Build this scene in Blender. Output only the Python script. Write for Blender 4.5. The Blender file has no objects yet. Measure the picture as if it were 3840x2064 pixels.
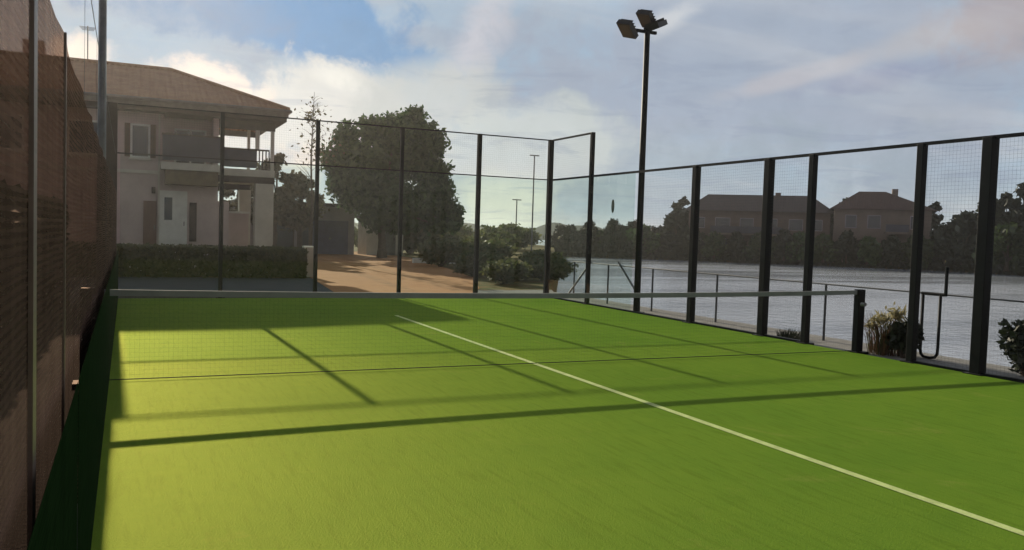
import bpy, math, random
import numpy as np
from mathutils import Vector, Matrix
sc = bpy.context.scene
COL = sc.collection
R = math.radians
random.seed(7)
rng = np.random.default_rng(11)

# ------------------------------------------------------------------ camera
cam_d = bpy.data.cameras.new('camera')
cam = bpy.data.objects.new('camera', cam_d)
COL.objects.link(cam)
CX, CY, CZ, YAW, PIT, ROL = 0.18429, 0.84127, 1.59334, 0.431625, -0.0488867, 0.0319671
fw = Vector((math.sin(YAW)*math.cos(PIT), math.cos(YAW)*math.cos(PIT), math.sin(PIT)))
r0 = Vector((math.cos(YAW), -math.sin(YAW), 0.0))
u0 = r0.cross(fw)
r1 = math.cos(ROL)*r0 + math.sin(ROL)*u0
u1 = -math.sin(ROL)*r0 + math.cos(ROL)*u0
cam.matrix_world = Matrix(((r1.x, u1.x, -fw.x, CX), (r1.y, u1.y, -fw.y, CY), (r1.z, u1.z, -fw.z, CZ), (0, 0, 0, 1)))
cam_d.sensor_width = 36.0
cam_d.lens = 29.505
cam_d.clip_start = 0.02
cam_d.clip_end = 5000.0
sc.camera = cam

# ------------------------------------------------------------------ light
SUN_EL, SUN_AZ = 18.75, -1.0          # degrees; azimuth measured from +Y towards +X
SUN_STRENGTH, SKY_STRENGTH, EXPOSURE = 4.6, 0.1, 0.35
sc.view_settings.view_transform = 'Standard'
sc.view_settings.look = 'None'
sc.view_settings.exposure = EXPOSURE
sc.view_settings.gamma = 1.0
sc.view_settings.use_curve_mapping = False
sun_d = bpy.data.lights.new('sun', 'SUN')
sun_d.energy = SUN_STRENGTH
sun_d.angle = R(0.5)
sun_d.color = (1.0, 0.87, 0.66)
sun = bpy.data.objects.new('sun', sun_d)
COL.objects.link(sun)
to_sun = Vector((math.sin(R(SUN_AZ))*math.cos(R(SUN_EL)), math.cos(R(SUN_AZ))*math.cos(R(SUN_EL)), math.sin(R(SUN_EL))))
sun.rotation_euler = (-to_sun).to_track_quat('-Z', 'Y').to_euler()
sun.location = (0, 30, 30)
sc.cycles.transparent_max_bounces = 48
sc.cycles.max_bounces = 8
sc.cycles.caustics_reflective = False
sc.cycles.caustics_refractive = False


class NT:
    """small helper to wire shader nodes"""
    def __init__(s, tree):
        s.t = tree; s.n = tree.nodes; s.l = tree.links
    def node(s, kind, **kw):
        nd = s.n.new(kind)
        for k, v in kw.items():
            setattr(nd, k, v)
        return nd
    def put(s, sock, v):
        if isinstance(v, bpy.types.NodeSocket):
            s.l.new(v, sock)
        else:
            if isinstance(v, (tuple, list)) and len(v) == 3 and sock.type == 'RGBA':
                v = (*v, 1.0)
            sock.default_value = v
    def math(s, op, a, b=None, c=None, clamp=False):
        nd = s.node('ShaderNodeMath', operation=op, use_clamp=clamp)
        for i, v in enumerate((a, b, c)):
            if v is not None: s.put(nd.inputs[i], v)
        return nd.outputs[0]
    def vmath(s, op, a, b=None, out=0):
        nd = s.node('ShaderNodeVectorMath', operation=op)
        s.put(nd.inputs[0], a)
        if b is not None: s.put(nd.inputs[1], b)
        return nd.outputs[out]
    def mix(s, fac, a, b):
        nd = s.node('ShaderNodeMix', data_type='RGBA')
        s.put(nd.inputs[0], fac); s.put(nd.inputs[6], a); s.put(nd.inputs[7], b)
        return nd.outputs[2]
    def noise(s, vec, scale, detail=4.0, rough=0.55, dist=0.0):
        nd = s.node('ShaderNodeTexNoise')
        if vec is not None: s.put(nd.inputs['Vector'], vec)
        nd.inputs['Scale'].default_value = scale; nd.inputs['Detail'].default_value = detail
        nd.inputs['Roughness'].default_value = rough; nd.inputs['Distortion'].default_value = dist
        return nd.outputs[0]
    def ramp(s, v, lo, hi):
        nd = s.node('ShaderNodeMapRange', interpolation_type='SMOOTHSTEP')
        s.put(nd.inputs[0], v); nd.inputs[1].default_value = lo; nd.inputs[2].default_value = hi
        return nd.outputs[0]


def make_world():
    w = bpy.data.worlds.new('World'); sc.world = w; w.use_nodes = True
    t = NT(w.node_tree); t.n.clear()
    out = t.node('ShaderNodeOutputWorld'); bg = t.node('ShaderNodeBackground')
    t.l.new(bg.outputs[0], out.inputs[0]); bg.inputs[1].default_value = SKY_STRENGTH
    sky = t.node('ShaderNodeTexSky', sky_type='NISHITA', sun_disc=False)
    sky.sun_elevation = R(SUN_EL); sky.sun_rotation = R(SUN_AZ)
    sky.air_density = 1.0; sky.dust_density = 0.6; sky.ozone_density = 1.5
    K = 1.0/(SKY_STRENGTH*2**EXPOSURE)             # display value -> radiance in front of the background strength
    def c(r, g, b):                                # sRGB 0-255 as seen in a photograph -> radiance
        f = lambda x: ((x/255+0.055)/1.055)**2.4*K
        return (f(r), f(g), f(b))
    d = t.vmath('NORMALIZE', t.node('ShaderNodeTexCoord').outputs['Generated'])
    sep = t.node('ShaderNodeSeparateXYZ'); t.l.new(d, sep.inputs[0])
    up = t.math('ADD', t.math('MAXIMUM', sep.outputs[2], 0.0), 0.10)
    comb = t.node('ShaderNodeCombineXYZ')
    t.put(comb.inputs[0], t.math('DIVIDE', sep.outputs[0], up)); t.put(comb.inputs[1], t.math('DIVIDE', sep.outputs[1], up))
    layer = comb.outputs[0]
    n1 = t.noise(layer, 0.55, 8.0, 0.58, 0.6)
    n2 = t.noise(layer, 1.7, 7.0, 0.6, 1.2)
    n3 = t.noise(d, 9.0, 7.0, 0.6, 0.4)
    n4 = t.noise(d, 26.0, 6.0, 0.6, 0.3)
    # thin wisps drawn out along one bearing, like high cloud
    mp = t.node('ShaderNodeMapping'); t.l.new(layer, mp.inputs[0])
    mp.inputs['Rotation'].default_value = (0, 0, R(38)); mp.inputs['Scale'].default_value = (0.35, 1.9, 1)
    n5 = t.noise(mp.outputs[0], 0.8, 7.0, 0.55, 0.5)
    hsv = t.node('ShaderNodeHueSaturation'); hsv.inputs['Saturation'].default_value = 0.9; hsv.inputs['Value'].default_value = 0.8
    t.l.new(sky.outputs[0], hsv.inputs['Color'])
    lim = t.node('ShaderNodeVectorMath', operation='MINIMUM')
    t.l.new(hsv.outputs[0], lim.inputs[0]); lim.inputs[1].default_value = c(160, 184, 204)
    base = t.mix(0.55, lim.outputs[0], c(150, 174, 198))
    # general cloud cover: soft grey-lavender sheet with paler edges
    cover = t.ramp(t.math('ADD', n1, t.math('MULTIPLY', n2, 0.35)), 0.50, 0.82)
    col = t.mix(t.math('MULTIPLY', cover, 0.8), base, c(178, 184, 192))
    # pale band towards the horizon
    low = t.math('SUBTRACT', 1.0, t.ramp(sep.outputs[2], 0.0, 0.13))
    col = t.mix(t.math('MULTIPLY', low, 0.55), col, c(196, 204, 206))
    wob = t.math('MULTIPLY', t.math('SUBTRACT', n3, 0.5), 2.6)
    wob2 = t.math('MULTIPLY', t.math('SUBTRACT', n4, 0.5), 1.6)
    wob = t.math('ADD', wob, wob2)
    def blob(az, el, ra, re, rot=0.0, hard=0.15, k=0.7):
        hard = hard + 0.3
        az, el, rot = R(az), R(el), R(rot)
        cen = Vector((math.sin(az)*math.cos(el), math.cos(az)*math.cos(el), math.sin(el)))
        ri = Vector((math.cos(az), -math.sin(az), 0)); upv = ri.cross(cen)
        a = (math.cos(rot)*ri + math.sin(rot)*upv)/R(ra); b = (-math.sin(rot)*ri + math.cos(rot)*upv)/R(re)
        x = t.vmath('DOT_PRODUCT', d, tuple(a), out=1); y = t.vmath('DOT_PRODUCT', d, tuple(b), out=1)
        x = t.math('SUBTRACT', x, cen.dot(a)); y = t.math('SUBTRACT', y, cen.dot(b))
        q = t.math('SQRT', t.math('ADD', t.math('MULTIPLY', x, x), t.math('MULTIPLY', y, y)))
        q = t.math('ADD', q, t.math('MULTIPLY', wob, k))
        front = t.math('GREATER_THAN', t.vmath('DOT_PRODUCT', d, tuple(cen), out=1), 0.3)
        return t.math('MULTIPLY', t.math('SUBTRACT', 1.0, t.ramp(q, hard, 1.12)), front)
    def lay(colr, m, amt):
        nonlocal col
        col = t.mix(t.math('MULTIPLY', m, amt), col, c(*colr))
    lay((165, 174, 190), blob(42, 11, 20, 9, 8, 0.2), 0.8)            # broad lavender sheet to the right
    lay((160, 174, 184), blob(37, 4.2, 15, 4.0, 0, 0.2), 0.6)          # blue-grey gap beneath it
    lay((110, 154, 198), blob(10.5, 13.2, 10.0, 3.1, -4, 0.3), 0.9)    # clear blue
    lay((120, 156, 192), blob(14.0, 12.3, 4.0, 1.6, 0, 0.1), 0.6)
    lay((138, 160, 188), blob(3.5, 13.2, 6.5, 2.2, -8, 0.2), 0.65)
    lay((222, 221, 216), blob(10.5, 7.2, 10.5, 4.0, -4, 0.35), 0.97)     # white cumulus bank over the roof
    lay((250, 234, 220), blob(5.0, 8.5, 4.6, 2.6, -12, 0.3, 0.55), 1.0)
    lay((250, 234, 218), blob(-2.8, 9.8, 2.6, 1.5, 0, 0.1), 0.9)
    lay((240, 238, 230), blob(13.0, 9.6, 2.2, 0.9, -20, -0.2, 0.9), 0.9)
    lay((234, 222, 208), blob(10.5, 4.3, 3.0, 1.8, 0, 0.1), 0.8)
    lay((206, 204, 210), blob(21.6, 12.6, 2.0, 4.8, -22, -0.2, 0.9), 0.75)   # tall plume
    lay((200, 204, 202), blob(18.6, 8.6, 5.5, 3.0, 10, 0.2, 0.6), 0.85)
    lay((228, 230, 212), blob(24.1, 2.2, 3.8, 2.4, 0, 0.1), 0.85)      # yellowish light low down
    lay((206, 213, 210), blob(25, 6.0, 8.5, 3.0, 4, 0.2, 0.6), 0.8)
    lay((226, 228, 228), blob(34.8, 14.3, 2.4, 0.8, 22, -0.4, 0.9), 0.6)
    lay((140, 148, 178), blob(47.5, 10.4, 5.5, 1.0, 8, -0.3, 0.7), 0.6)
    lay((192, 190, 196), blob(43.0, 10.6, 6.0, 0.8, 14, 0.0, 0.35), 0.7)
    lay((190, 188, 190), blob(50.5, 12.4, 4.5, 1.2, 10, 0.0, 0.5), 0.6)
    lay((178, 166, 166), blob(54, 13.4, 4.5, 2.8, 0, 0.1), 0.7)
    lay((142, 156, 178), t.ramp(n2, 0.50, 0.66), 0.36)
    lay((202, 204, 208), t.ramp(n5, 0.52, 0.72), 0.38)
    # unseen sky overhead and behind the camera toned down to limit fill light
    # bright band added to the unseen sky above the frame, to light the lake
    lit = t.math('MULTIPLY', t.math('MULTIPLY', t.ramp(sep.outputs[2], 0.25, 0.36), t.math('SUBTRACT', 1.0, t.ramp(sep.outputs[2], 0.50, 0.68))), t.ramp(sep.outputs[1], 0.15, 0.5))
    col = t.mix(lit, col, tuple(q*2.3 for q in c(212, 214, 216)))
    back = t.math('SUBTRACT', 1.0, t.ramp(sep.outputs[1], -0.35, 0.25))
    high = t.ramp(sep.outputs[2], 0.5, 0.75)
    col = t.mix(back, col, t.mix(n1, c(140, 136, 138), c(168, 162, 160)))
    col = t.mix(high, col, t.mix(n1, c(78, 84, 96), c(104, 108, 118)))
    br = t.math('ADD', 0.80, t.math('ADD', t.math('MULTIPLY', n3, 0.26), t.math('MULTIPLY', n4, 0.14)))
    sc_ = t.node('ShaderNodeVectorMath', operation='SCALE'); t.l.new(col, sc_.inputs[0]); t.put(sc_.inputs['Scale'], br)
    col = sc_.outputs[0]
    # nothing shines up from beneath the horizon
    col = t.mix(t.math('LESS_THAN', sep.outputs[2], -0.01), col, c(70, 72, 70))
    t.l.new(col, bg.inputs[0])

make_world()

# ------------------------------------------------------------------ mesh helpers
class MB:
    def __init__(s): s.v = []; s.f = []
    def quad(s, a, b, c, d):
        n = len(s.v); s.v += [tuple(a), tuple(b), tuple(c), tuple(d)]; s.f.append((n, n+1, n+2, n+3)); return s
    def box(s, x0, x1, y0, y1, z0, z1, M=None):
        n = len(s.v)
        vs = [(x, y, z) for z in (z0, z1) for x, y in ((x0, y0), (x1, y0), (x1, y1), (x0, y1))]
        if M is not None: vs = [tuple(M @ Vector(q)) for q in vs]
        s.v += vs
        s.f += [tuple(n+i for i in q) for q in ((3, 2, 1, 0), (4, 5, 6, 7), (0, 1, 5, 4), (1, 2, 6, 5), (2, 3, 7, 6), (3, 0, 4, 7))]
        return s
    def tube(s, p0, p1, r0, r1=None, n=8, caps=True):
        r1 = r0 if r1 is None else r1
        p0, p1 = Vector(p0), Vector(p1); ax = (p1-p0).normalized()
        a = ax.orthogonal().normalized(); b = ax.cross(a); k = len(s.v)
        for p, r in ((p0, r0), (p1, r1)):
            for i in range(n):
                th = 2*math.pi*(i+.5)/n
                s.v.append(tuple(p + r*(math.cos(th)*a + math.sin(th)*b)))
        for i in range(n):
            j = (i+1) % n; s.f.append((k+i, k+j, k+n+j, k+n+i))
        if caps: s.f.append(tuple(k+i for i in reversed(range(n)))); s.f.append(tuple(k+n+i for i in range(n)))
        return s
    def path(s, pts, rad, n=8):
        """one continuous tube through points, rad = number or list"""
        pts = [Vector(p) for p in pts]; m = len(pts); k = len(s.v)
        rad = [rad]*m if not isinstance(rad, (list, tuple)) else rad
        ref = None
        for i, p in enumerate(pts):
            tdir = (pts[min(i+1, m-1)] - pts[max(i-1, 0)]).normalized()
            a = tdir.orthogonal().normalized() if ref is None else (ref - ref.dot(tdir)*tdir).normalized()
            ref = a; b = tdir.cross(a)
            for q in range(n):
                th = 2*math.pi*q/n
                s.v.append(tuple(p + rad[i]*(math.cos(th)*a + math.sin(th)*b)))
        for i in range(m-1):
            for q in range(n):
                j = (q+1) % n; s.f.append((k+i*n+q, k+i*n+j, k+(i+1)*n+j, k+(i+1)*n+q))
        s.f.append(tuple(k+q for q in reversed(range(n)))); s.f.append(tuple(k+(m-1)*n+q for q in range(n)))
        return s
    def prism(s, outline, axis, a0, a1):
        """outline of (p, q) pairs extruded along x, y or z"""
        put = {'x': lambda p, q, a: (a, p, q), 'y': lambda p, q, a: (p, a, q), 'z': lambda p, q, a: (p, q, a)}[axis]
        n = len(outline); k = len(s.v)
        s.v += [put(p, q, a0) for p, q in outline] + [put(p, q, a1) for p, q in outline]
        s.f.append(tuple(range(k+n-1, k-1, -1))); s.f.append(tuple(range(k+n, k+2*n)))
        for i in range(n):
            j = (i+1) % n; s.f.append((k+i, k+j, k+n+j, k+n+i))
        return s
    def build(s, name, mat, parent=None, smooth=False, bevel=0.0):
        me = bpy.data.meshes.new(name); me.from_pydata(s.v, [], s.f); me.update()
        if mat: me.materials.append(mat)
        if smooth: me.polygons.foreach_set('use_smooth', [True]*len(me.polygons))
        o = bpy.data.objects.new(name, me); COL.objects.link(o)
        if parent is not None: o.parent = parent
        if bevel:
            b = o.modifiers.new('bevel', 'BEVEL'); b.width = bevel; b.segments = 2; b.limit_method = 'ANGLE'
        return o

def tag(o, label=None, cat=None, group=None, kind=None):
    if label: o['label'] = label
    if cat: o['category'] = cat
    if group: o['group'] = group
    if kind: o['kind'] = kind
    return o
def thing(name, label, cat, loc=(0, 0, 0), rz=0.0, group=None):
    o = bpy.data.objects.new(name, None); COL.objects.link(o); o.empty_display_size = 0.3
    o.location = loc; o.rotation_euler = (0, 0, rz)
    return tag(o, label, cat, group)
def dup(root, loc, rz=0.0, scale=None, label=None, group=None):
    r = root.copy(); COL.objects.link(r); r.location = loc; r.rotation_euler = (0, 0, rz)
    if scale is not None: r.scale = scale if isinstance(scale, (tuple, list)) else (scale,)*3
    if label: r['label'] = label
    if group: r['group'] = group
    for ch in list(root.children):
        c = ch.copy(); COL.objects.link(c); c.parent = r
        for g in list(ch.children):
            q = g.copy(); COL.objects.link(q); q.parent = c
    return r

# ------------------------------------------------------------------ materials
def pbr(name, col, rough=0.6, metal=0.0, var=0.0, vscale=4.0, col2=None, bump=0.0, bscale=40.0, spec=0.5):
    m = bpy.data.materials.new(name); m.use_nodes = True
    t = NT(m.node_tree); b = t.n['Principled BSDF']
    b.inputs['Roughness'].default_value = rough; b.inputs['Metallic'].default_value = metal
    b.inputs['Specular IOR Level'].default_value = spec
    pos = t.node('ShaderNodeTexCoord').outputs['Object']
    if col2 is None: col2 = tuple(x*(1-var) for x in col)
    n = t.ramp(t.noise(pos, vscale, 6.0, 0.62), 0.3, 0.7)
    t.put(b.inputs['Base Color'], t.mix(n, col, col2))
    if bump:
        bn = t.node('ShaderNodeBump'); bn.inputs['Strength'].default_value = bump; bn.inputs['Distance'].default_value = 0.02
        t.put(bn.inputs['Height'], t.noise(pos, bscale, 4.0)); t.l.new(bn.outputs[0], b.inputs['Normal'])
    return m

def leaf_mat(name, c1, c2, trans=0.3):
    m = bpy.data.materials.new(name); m.use_nodes = True
    t = NT(m.node_tree); t.n.clear()
    out = t.node('ShaderNodeOutputMaterial')
    geo = t.node('ShaderNodeNewGeometry'); info = t.node('ShaderNodeObjectInfo')
    pos = t.node('ShaderNodeTexCoord').outputs['Object']
    fac = t.math('ADD', t.math('MULTIPLY', geo.outputs['Random Per Island'], 0.6), t.math('MULTIPLY', t.noise(pos, 0.9, 3.0), 0.5))
    col = t.mix(t.ramp(fac, 0.15, 0.85), c1, c2)
    h = t.node('ShaderNodeHueSaturation'); t.put(h.inputs['Color'], col)
    t.put(h.inputs['Value'], t.math('ADD', 0.8, t.math('MULTIPLY', info.outputs['Random'], 0.4)))
    t.put(h.inputs['Hue'], t.math('ADD', 0.485, t.math('MULTIPLY', info.outputs['Random'], 0.03)))
    d = t.node('ShaderNodeBsdfDiffuse'); tr = t.node('ShaderNodeBsdfTranslucent'); g = t.node('ShaderNodeBsdfGlossy')
    g.inputs['Roughness'].default_value = 0.45
    for s in (d, tr): t.put(s.inputs['Color'], h.outputs[0])
    mx = t.node('ShaderNodeMixShader'); mx.inputs[0].default_value = trans
    t.l.new(d.outputs[0], mx.inputs[1]); t.l.new(tr.outputs[0], mx.inputs[2])
    mg = t.node('ShaderNodeMixShader'); mg.inputs[0].default_value = 0.04
    t.l.new(mx.outputs[0], mg.inputs[1]); t.l.new(g.outputs[0], mg.inputs[2])
    t.l.new(mg.outputs[0], out.inputs[0])
    return m

def glass_mat(name, tint, extra=0.0, rough=0.0):
    m = bpy.data.materials.new(name); m.use_nodes = True
    t = NT(m.node_tree); t.n.clear(); out = t.node('ShaderNodeOutputMaterial')
    tr = t.node('ShaderNodeBsdfTransparent'); t.put(tr.inputs[0], tint)
    gl = t.node('ShaderNodeBsdfGlossy'); gl.inputs['Roughness'].default_value = rough
    fr = t.node('ShaderNodeFresnel'); fr.inputs[0].default_value = 1.35
    mx = t.node('ShaderNodeMixShader'); geo = t.node('ShaderNodeNewGeometry')
    t.put(mx.inputs[0], t.math('MULTIPLY', t.math('ADD', fr.outputs[0], extra, clamp=True), t.math('SUBTRACT', 1.0, geo.outputs['Backfacing'])))
    t.l.new(tr.outputs[0], mx.inputs[1]); t.l.new(gl.outputs[0], mx.inputs[2]); t.l.new(mx.outputs[0], out.inputs[0])
    return m

def fabric_mat(name, thru, own, fac):
    m = bpy.data.materials.new(name); m.use_nodes = True
    t = NT(m.node_tree); t.n.clear(); out = t.node('ShaderNodeOutputMaterial')
    tr = t.node('ShaderNodeBsdfTransparent'); t.put(tr.inputs[0], thru)
    pos = t.node('ShaderNodeTexCoord').outputs['Object']
    mp = t.node('ShaderNodeMapping'); t.l.new(pos, mp.inputs[0]); mp.inputs['Scale'].default_value = (1, 2.4, 0.25)
    n = t.noise(mp.outputs[0], 6.0, 5.0, 0.6)
    mp2 = t.node('ShaderNodeMapping'); t.l.new(pos, mp2.inputs[0]); mp2.inputs['Scale'].default_value = (1, 0.6, 14.0)
    n2 = t.noise(mp2.outputs[0], 3.0, 4.0, 0.6)
    own2 = tuple(x*0.5 for x in own)
    wv = t.node('ShaderNodeTexWave', wave_type='BANDS', bands_direction='Z'); t.l.new(pos, wv.inputs[0])
    wv.inputs['Scale'].default_value = 16.0; wv.inputs['Distortion'].default_value = 0.6; wv.inputs['Detail'].default_value = 2.0
    di = t.node('ShaderNodeBsdfDiffuse'); t.put(di.inputs[0], t.mix(t.ramp(t.math('ADD', t.math('MULTIPLY', n, .55), t.math('ADD', t.math('MULTIPLY', n2, .35), t.math('MULTIPLY', wv.outputs[1], .10))), 0.32, 0.68), own, own2))
    mx = t.node('ShaderNodeMixShader')
    t.put(mx.inputs[0], t.math('ADD', fac, t.math('MULTIPLY', t.math('SUBTRACT', n, 0.5), 0.25), clamp=True))
    t.l.new(tr.outputs[0], mx.inputs[1]); t.l.new(di.outputs[0], mx.inputs[2]); t.l.new(mx.outputs[0], out.inputs[0])
    return m

def turf_mat():
    m = bpy.data.materials.new('artificial_turf'); m.use_nodes = True
    t = NT(m.node_tree); b = t.n['Principled BSDF']
    pos = t.node('ShaderNodeTexCoord').outputs['Object']
    big = t.noise(pos, 0.45, 4.0, 0.55); mid = t.noise(pos, 3.5, 6.0, 0.65); fine = t.noise(pos, 70.0, 3.0, 0.7); vf = t.noise(pos, 260.0, 2.0, 0.7)
    f = t.math('ADD', t.math('MULTIPLY', big, 0.5), t.math('ADD', t.math('MULTIPLY', mid, 0.3), t.math('MULTIPLY', fine, 0.2)))
    col = t.mix(t.ramp(f, 0.35, 0.65), (0.068, 0.200, 0.018), (0.118, 0.250, 0.022))
    col = t.mix(t.ramp(vf, 0.35, 0.8), col, (0.16, 0.24, 0.03))
    # pile brushed one way, sand lying in drifts, feet scuffing the fibres
    mb_ = t.node('ShaderNodeMapping'); t.l.new(pos, mb_.inputs[0]); mb_.inputs['Scale'].default_value = (9.0, 0.9, 1)
    brush = t.noise(mb_.outputs[0], 2.2, 5.0, 0.65, 0.4)
    col = t.mix(t.math('MULTIPLY', t.ramp(brush, 0.45, 0.72), 0.42), col, (0.055, 0.13, 0.01))
    sand = t.noise(pos, 1.1, 8.0, 0.72, 0.8)
    col = t.mix(t.math('MULTIPLY', t.ramp(sand, 0.56, 0.74), 0.30), col, (0.27, 0.27, 0.07))
    speck = t.noise(pos, 38.0, 2.0, 0.5)
    col = t.mix(t.math('MULTIPLY', t.ramp(speck, 0.66, 0.74), 0.45), col, (0.05, 0.085, 0.012))
    t.put(b.inputs['Base Color'], col)
    b.inputs['Roughness'].default_value = 0.62
    b.inputs['Specular IOR Level'].default_value = 0.0
    # the waxy fibres throw a yellow-green gleam towards a viewer who faces the sun
    gl = t.node('ShaderNodeBsdfGlossy'); gl.inputs['Roughness'].default_value = 0.5; t.put(gl.inputs['Color'], (0.42, 0.42, 0.10))
    mg = t.node('ShaderNodeMixShader'); mg.inputs[0].default_value = 0.10
    t.l.new(b.outputs[0], mg.inputs[1]); t.l.new(gl.outputs[0], mg.inputs[2])
    t.l.new(mg.outputs[0], t.n['Material Output'].inputs[0])
    bn = t.node('ShaderNodeBump'); bn.inputs['Strength'].default_value = 0.55; bn.inputs['Distance'].default_value = 0.012
    t.put(bn.inputs['Height'], t.math('ADD', fine, t.math('MULTIPLY', vf, 0.6))); t.l.new(bn.outputs[0], b.inputs['Normal']); t.l.new(bn.outputs[0], gl.inputs['Normal'])
    return m

def water_mat():
    m = bpy.data.materials.new('lake_water'); m.use_nodes = True
    t = NT(m.node_tree); b = t.n['Principled BSDF']
    pos = t.node('ShaderNodeTexCoord').outputs['Object']
    b.inputs['Base Color'].default_value = (0.30, 0.31, 0.33, 1); b.inputs['Roughness'].default_value = 0.12
    b.inputs['Specular IOR Level'].default_value = 0.8
    mp = t.node('ShaderNodeMapping'); t.l.new(pos, mp.inputs[0]); mp.inputs['Scale'].default_value = (1.0, 1.6, 1); mp.inputs['Rotation'].default_value = (0, 0, R(35))
    h = t.math('ADD', t.noise(mp.outputs[0], 1.4, 5.0, 0.6, 0.4), t.math('MULTIPLY', t.noise(mp.outputs[0], 6.0, 3.0, 0.6), 0.35))
    mw = t.node('ShaderNodeMapping'); t.l.new(pos, mw.inputs[0]); mw.inputs['Rotation'].default_value = (0, 0, R(40)); mw.inputs['Scale'].default_value = (0.02, 0.16, 1)
    wind = t.ramp(t.noise(mw.outputs[0], 1.0, 6.0, 0.6, 0.6), 0.38, 0.62)
    t.put(b.inputs['Roughness'], t.math('ADD', 0.07, t.math('MULTIPLY', wind, 0.08)))
    t.put(b.inputs['Base Color'], t.mix(wind, (0.34, 0.38, 0.44), (0.40, 0.44, 0.50)))
    bn = t.node('ShaderNodeBump'); t.put(bn.inputs['Strength'], t.math('ADD', 0.38, t.math('MULTIPLY', wind, 0.25))); bn.inputs['Distance'].default_value = 0.09
    t.put(bn.inputs['Height'], h); t.l.new(bn.outputs[0], b.inputs['Normal'])
    return m

def ground_mat():
    m = bpy.data.materials.new('bank_ground'); m.use_nodes = True
    t = NT(m.node_tree); b = t.n['Principled BSDF']
    pos = t.node('ShaderNodeTexCoord').outputs['Object']
    sp = t.node('ShaderNodeSeparateXYZ'); t.l.new(pos, sp.inputs[0])
    n = t.noise(pos, 1.3, 6.0, 0.65)
    conc = t.mix(t.ramp(t.noise(pos, 9.0, 6.0, 0.7), 0.3, 0.7), (0.27, 0.27, 0.26), (0.19, 0.19, 0.185))
    conc = t.mix(t.math('LESS_THAN', sp.outputs[0], 7.0), conc, t.mix(n, (0.10, 0.105, 0.115), (0.07, 0.075, 0.08)))
    grass = t.mix(t.ramp(n, 0.3, 0.7), (0.060, 0.080, 0.02), (0.17, 0.10, 0.03))
    edge = t.math('ADD', sp.outputs[1], t.math('MULTIPLY', t.math('SUBTRACT', n, 0.5), 1.2))
    lim = t.math('ADD', 22.6, t.math('MULTIPLY', t.math('LESS_THAN', sp.outputs[0], 6.0), 5.2))
    t.put(b.inputs['Base Color'], t.mix(t.ramp(t.math('SUBTRACT', edge, lim), 0.0, 0.6), conc, grass)); b.inputs['Roughness'].default_value = 0.95; b.inputs['Specular IOR Level'].default_value = 0.05
    bn = t.node('ShaderNodeBump'); bn.inputs['Strength'].default_value = 0.4; bn.inputs['Distance'].default_value = 0.03
    t.put(bn.inputs['Height'], t.noise(pos, 30.0, 4.0)); t.l.new(bn.outputs[0], b.inputs['Normal'])
    return m

def paver_mat():
    m = bpy.data.materials.new('tan_pavers'); m.use_nodes = True
    t = NT(m.node_tree); b = t.n['Principled BSDF']
    pos = t.node('ShaderNodeTexCoord').outputs['Object']
    br = t.node('ShaderNodeTexBrick'); t.l.new(pos, br.inputs['Vector']); br.inputs['Scale'].default_value = 3.2
    br.inputs['Mortar Size'].default_value = 0.012
    for k, v in (('Color1', (0.48, 0.225, 0.095)), ('Color2', (0.39, 0.18, 0.08)), ('Mortar', (0.20, 0.12, 0.07))): t.put(br.inputs[k], v)
    n = t.ramp(t.noise(pos, 0.8, 6.0, 0.65), 0.3, 0.75)
    pale = t.mix(t.math('MULTIPLY', n, 0.55), br.outputs['Color'], (0.46, 0.25, 0.125))
    sx = t.node('ShaderNodeSeparateXYZ'); t.l.new(pos, sx.inputs[0])
    lane = t.math('SUBTRACT', sx.outputs[0], t.math('ADD', 7.6, t.math('MULTIPLY', t.math('SUBTRACT', sx.outputs[1], 20.0), 0.10)))
    tr = t.math('ABSOLUTE', t.math('SUBTRACT', t.math('ABSOLUTE', lane), 0.75))
    trk = t.math('MULTIPLY', t.math('SUBTRACT', 1.0, t.ramp(tr, 0.08, 0.34)), t.ramp(t.noise(pos, 2.5, 5.0, 0.7), 0.35, 0.65))
    pale = t.mix(t.math('MULTIPLY', trk, 0.5), pale, (0.17, 0.10, 0.06))
    t.put(b.inputs['Base Color'], t.mix(t.math('MULTIPLY', t.ramp(t.noise(pos, 22.0, 3.0, 0.7), 0.62, 0.75), 0.5), pale, (0.48, 0.33, 0.2))); b.inputs['Roughness'].default_value = 0.95; b.inputs['Specular IOR Level'].default_value = 0.05
    return m

def tile_mat(name, c1, c2):
    m = bpy.data.materials.new(name); m.use_nodes = True
    t = NT(m.node_tree); b = t.n['Principled BSDF']
    pos = t.node('ShaderNodeTexCoord').outputs['Object']
    w = t.node('ShaderNodeTexWave', wave_type='BANDS', bands_direction='X'); t.l.new(pos, w.inputs[0]); w.inputs['Scale'].default_value = 1.6; w.inputs['Distortion'].default_value = 0.3
    w2 = t.node('ShaderNodeTexWave', wave_type='BANDS', bands_direction='Z', wave_profile='SAW'); t.l.new(pos, w2.inputs[0]); w2.inputs['Scale'].default_value = 2.4
    n = t.ramp(t.noise(pos, 2.0, 6.0, 0.7), 0.3, 0.7)
    col = t.mix(n, c1, c2)
    t.put(b.inputs['Base Color'], t.mix(t.math('MULTIPLY', t.noise(pos, 14.0, 3.0), 0.5), col, tuple(x*0.55 for x in c1)))
    b.inputs['Roughness'].default_value = 0.8
    bn = t.node('ShaderNodeBump'); bn.inputs['Strength'].default_value = 0.8; bn.inputs['Distance'].default_value = 0.04
    t.put(bn.inputs['Height'], t.math('ADD', w.outputs[1], t.math('MULTIPLY', w2.outputs[1], 0.6))); t.l.new(bn.outputs[0], b.inputs['Normal'])
    return m

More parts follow.
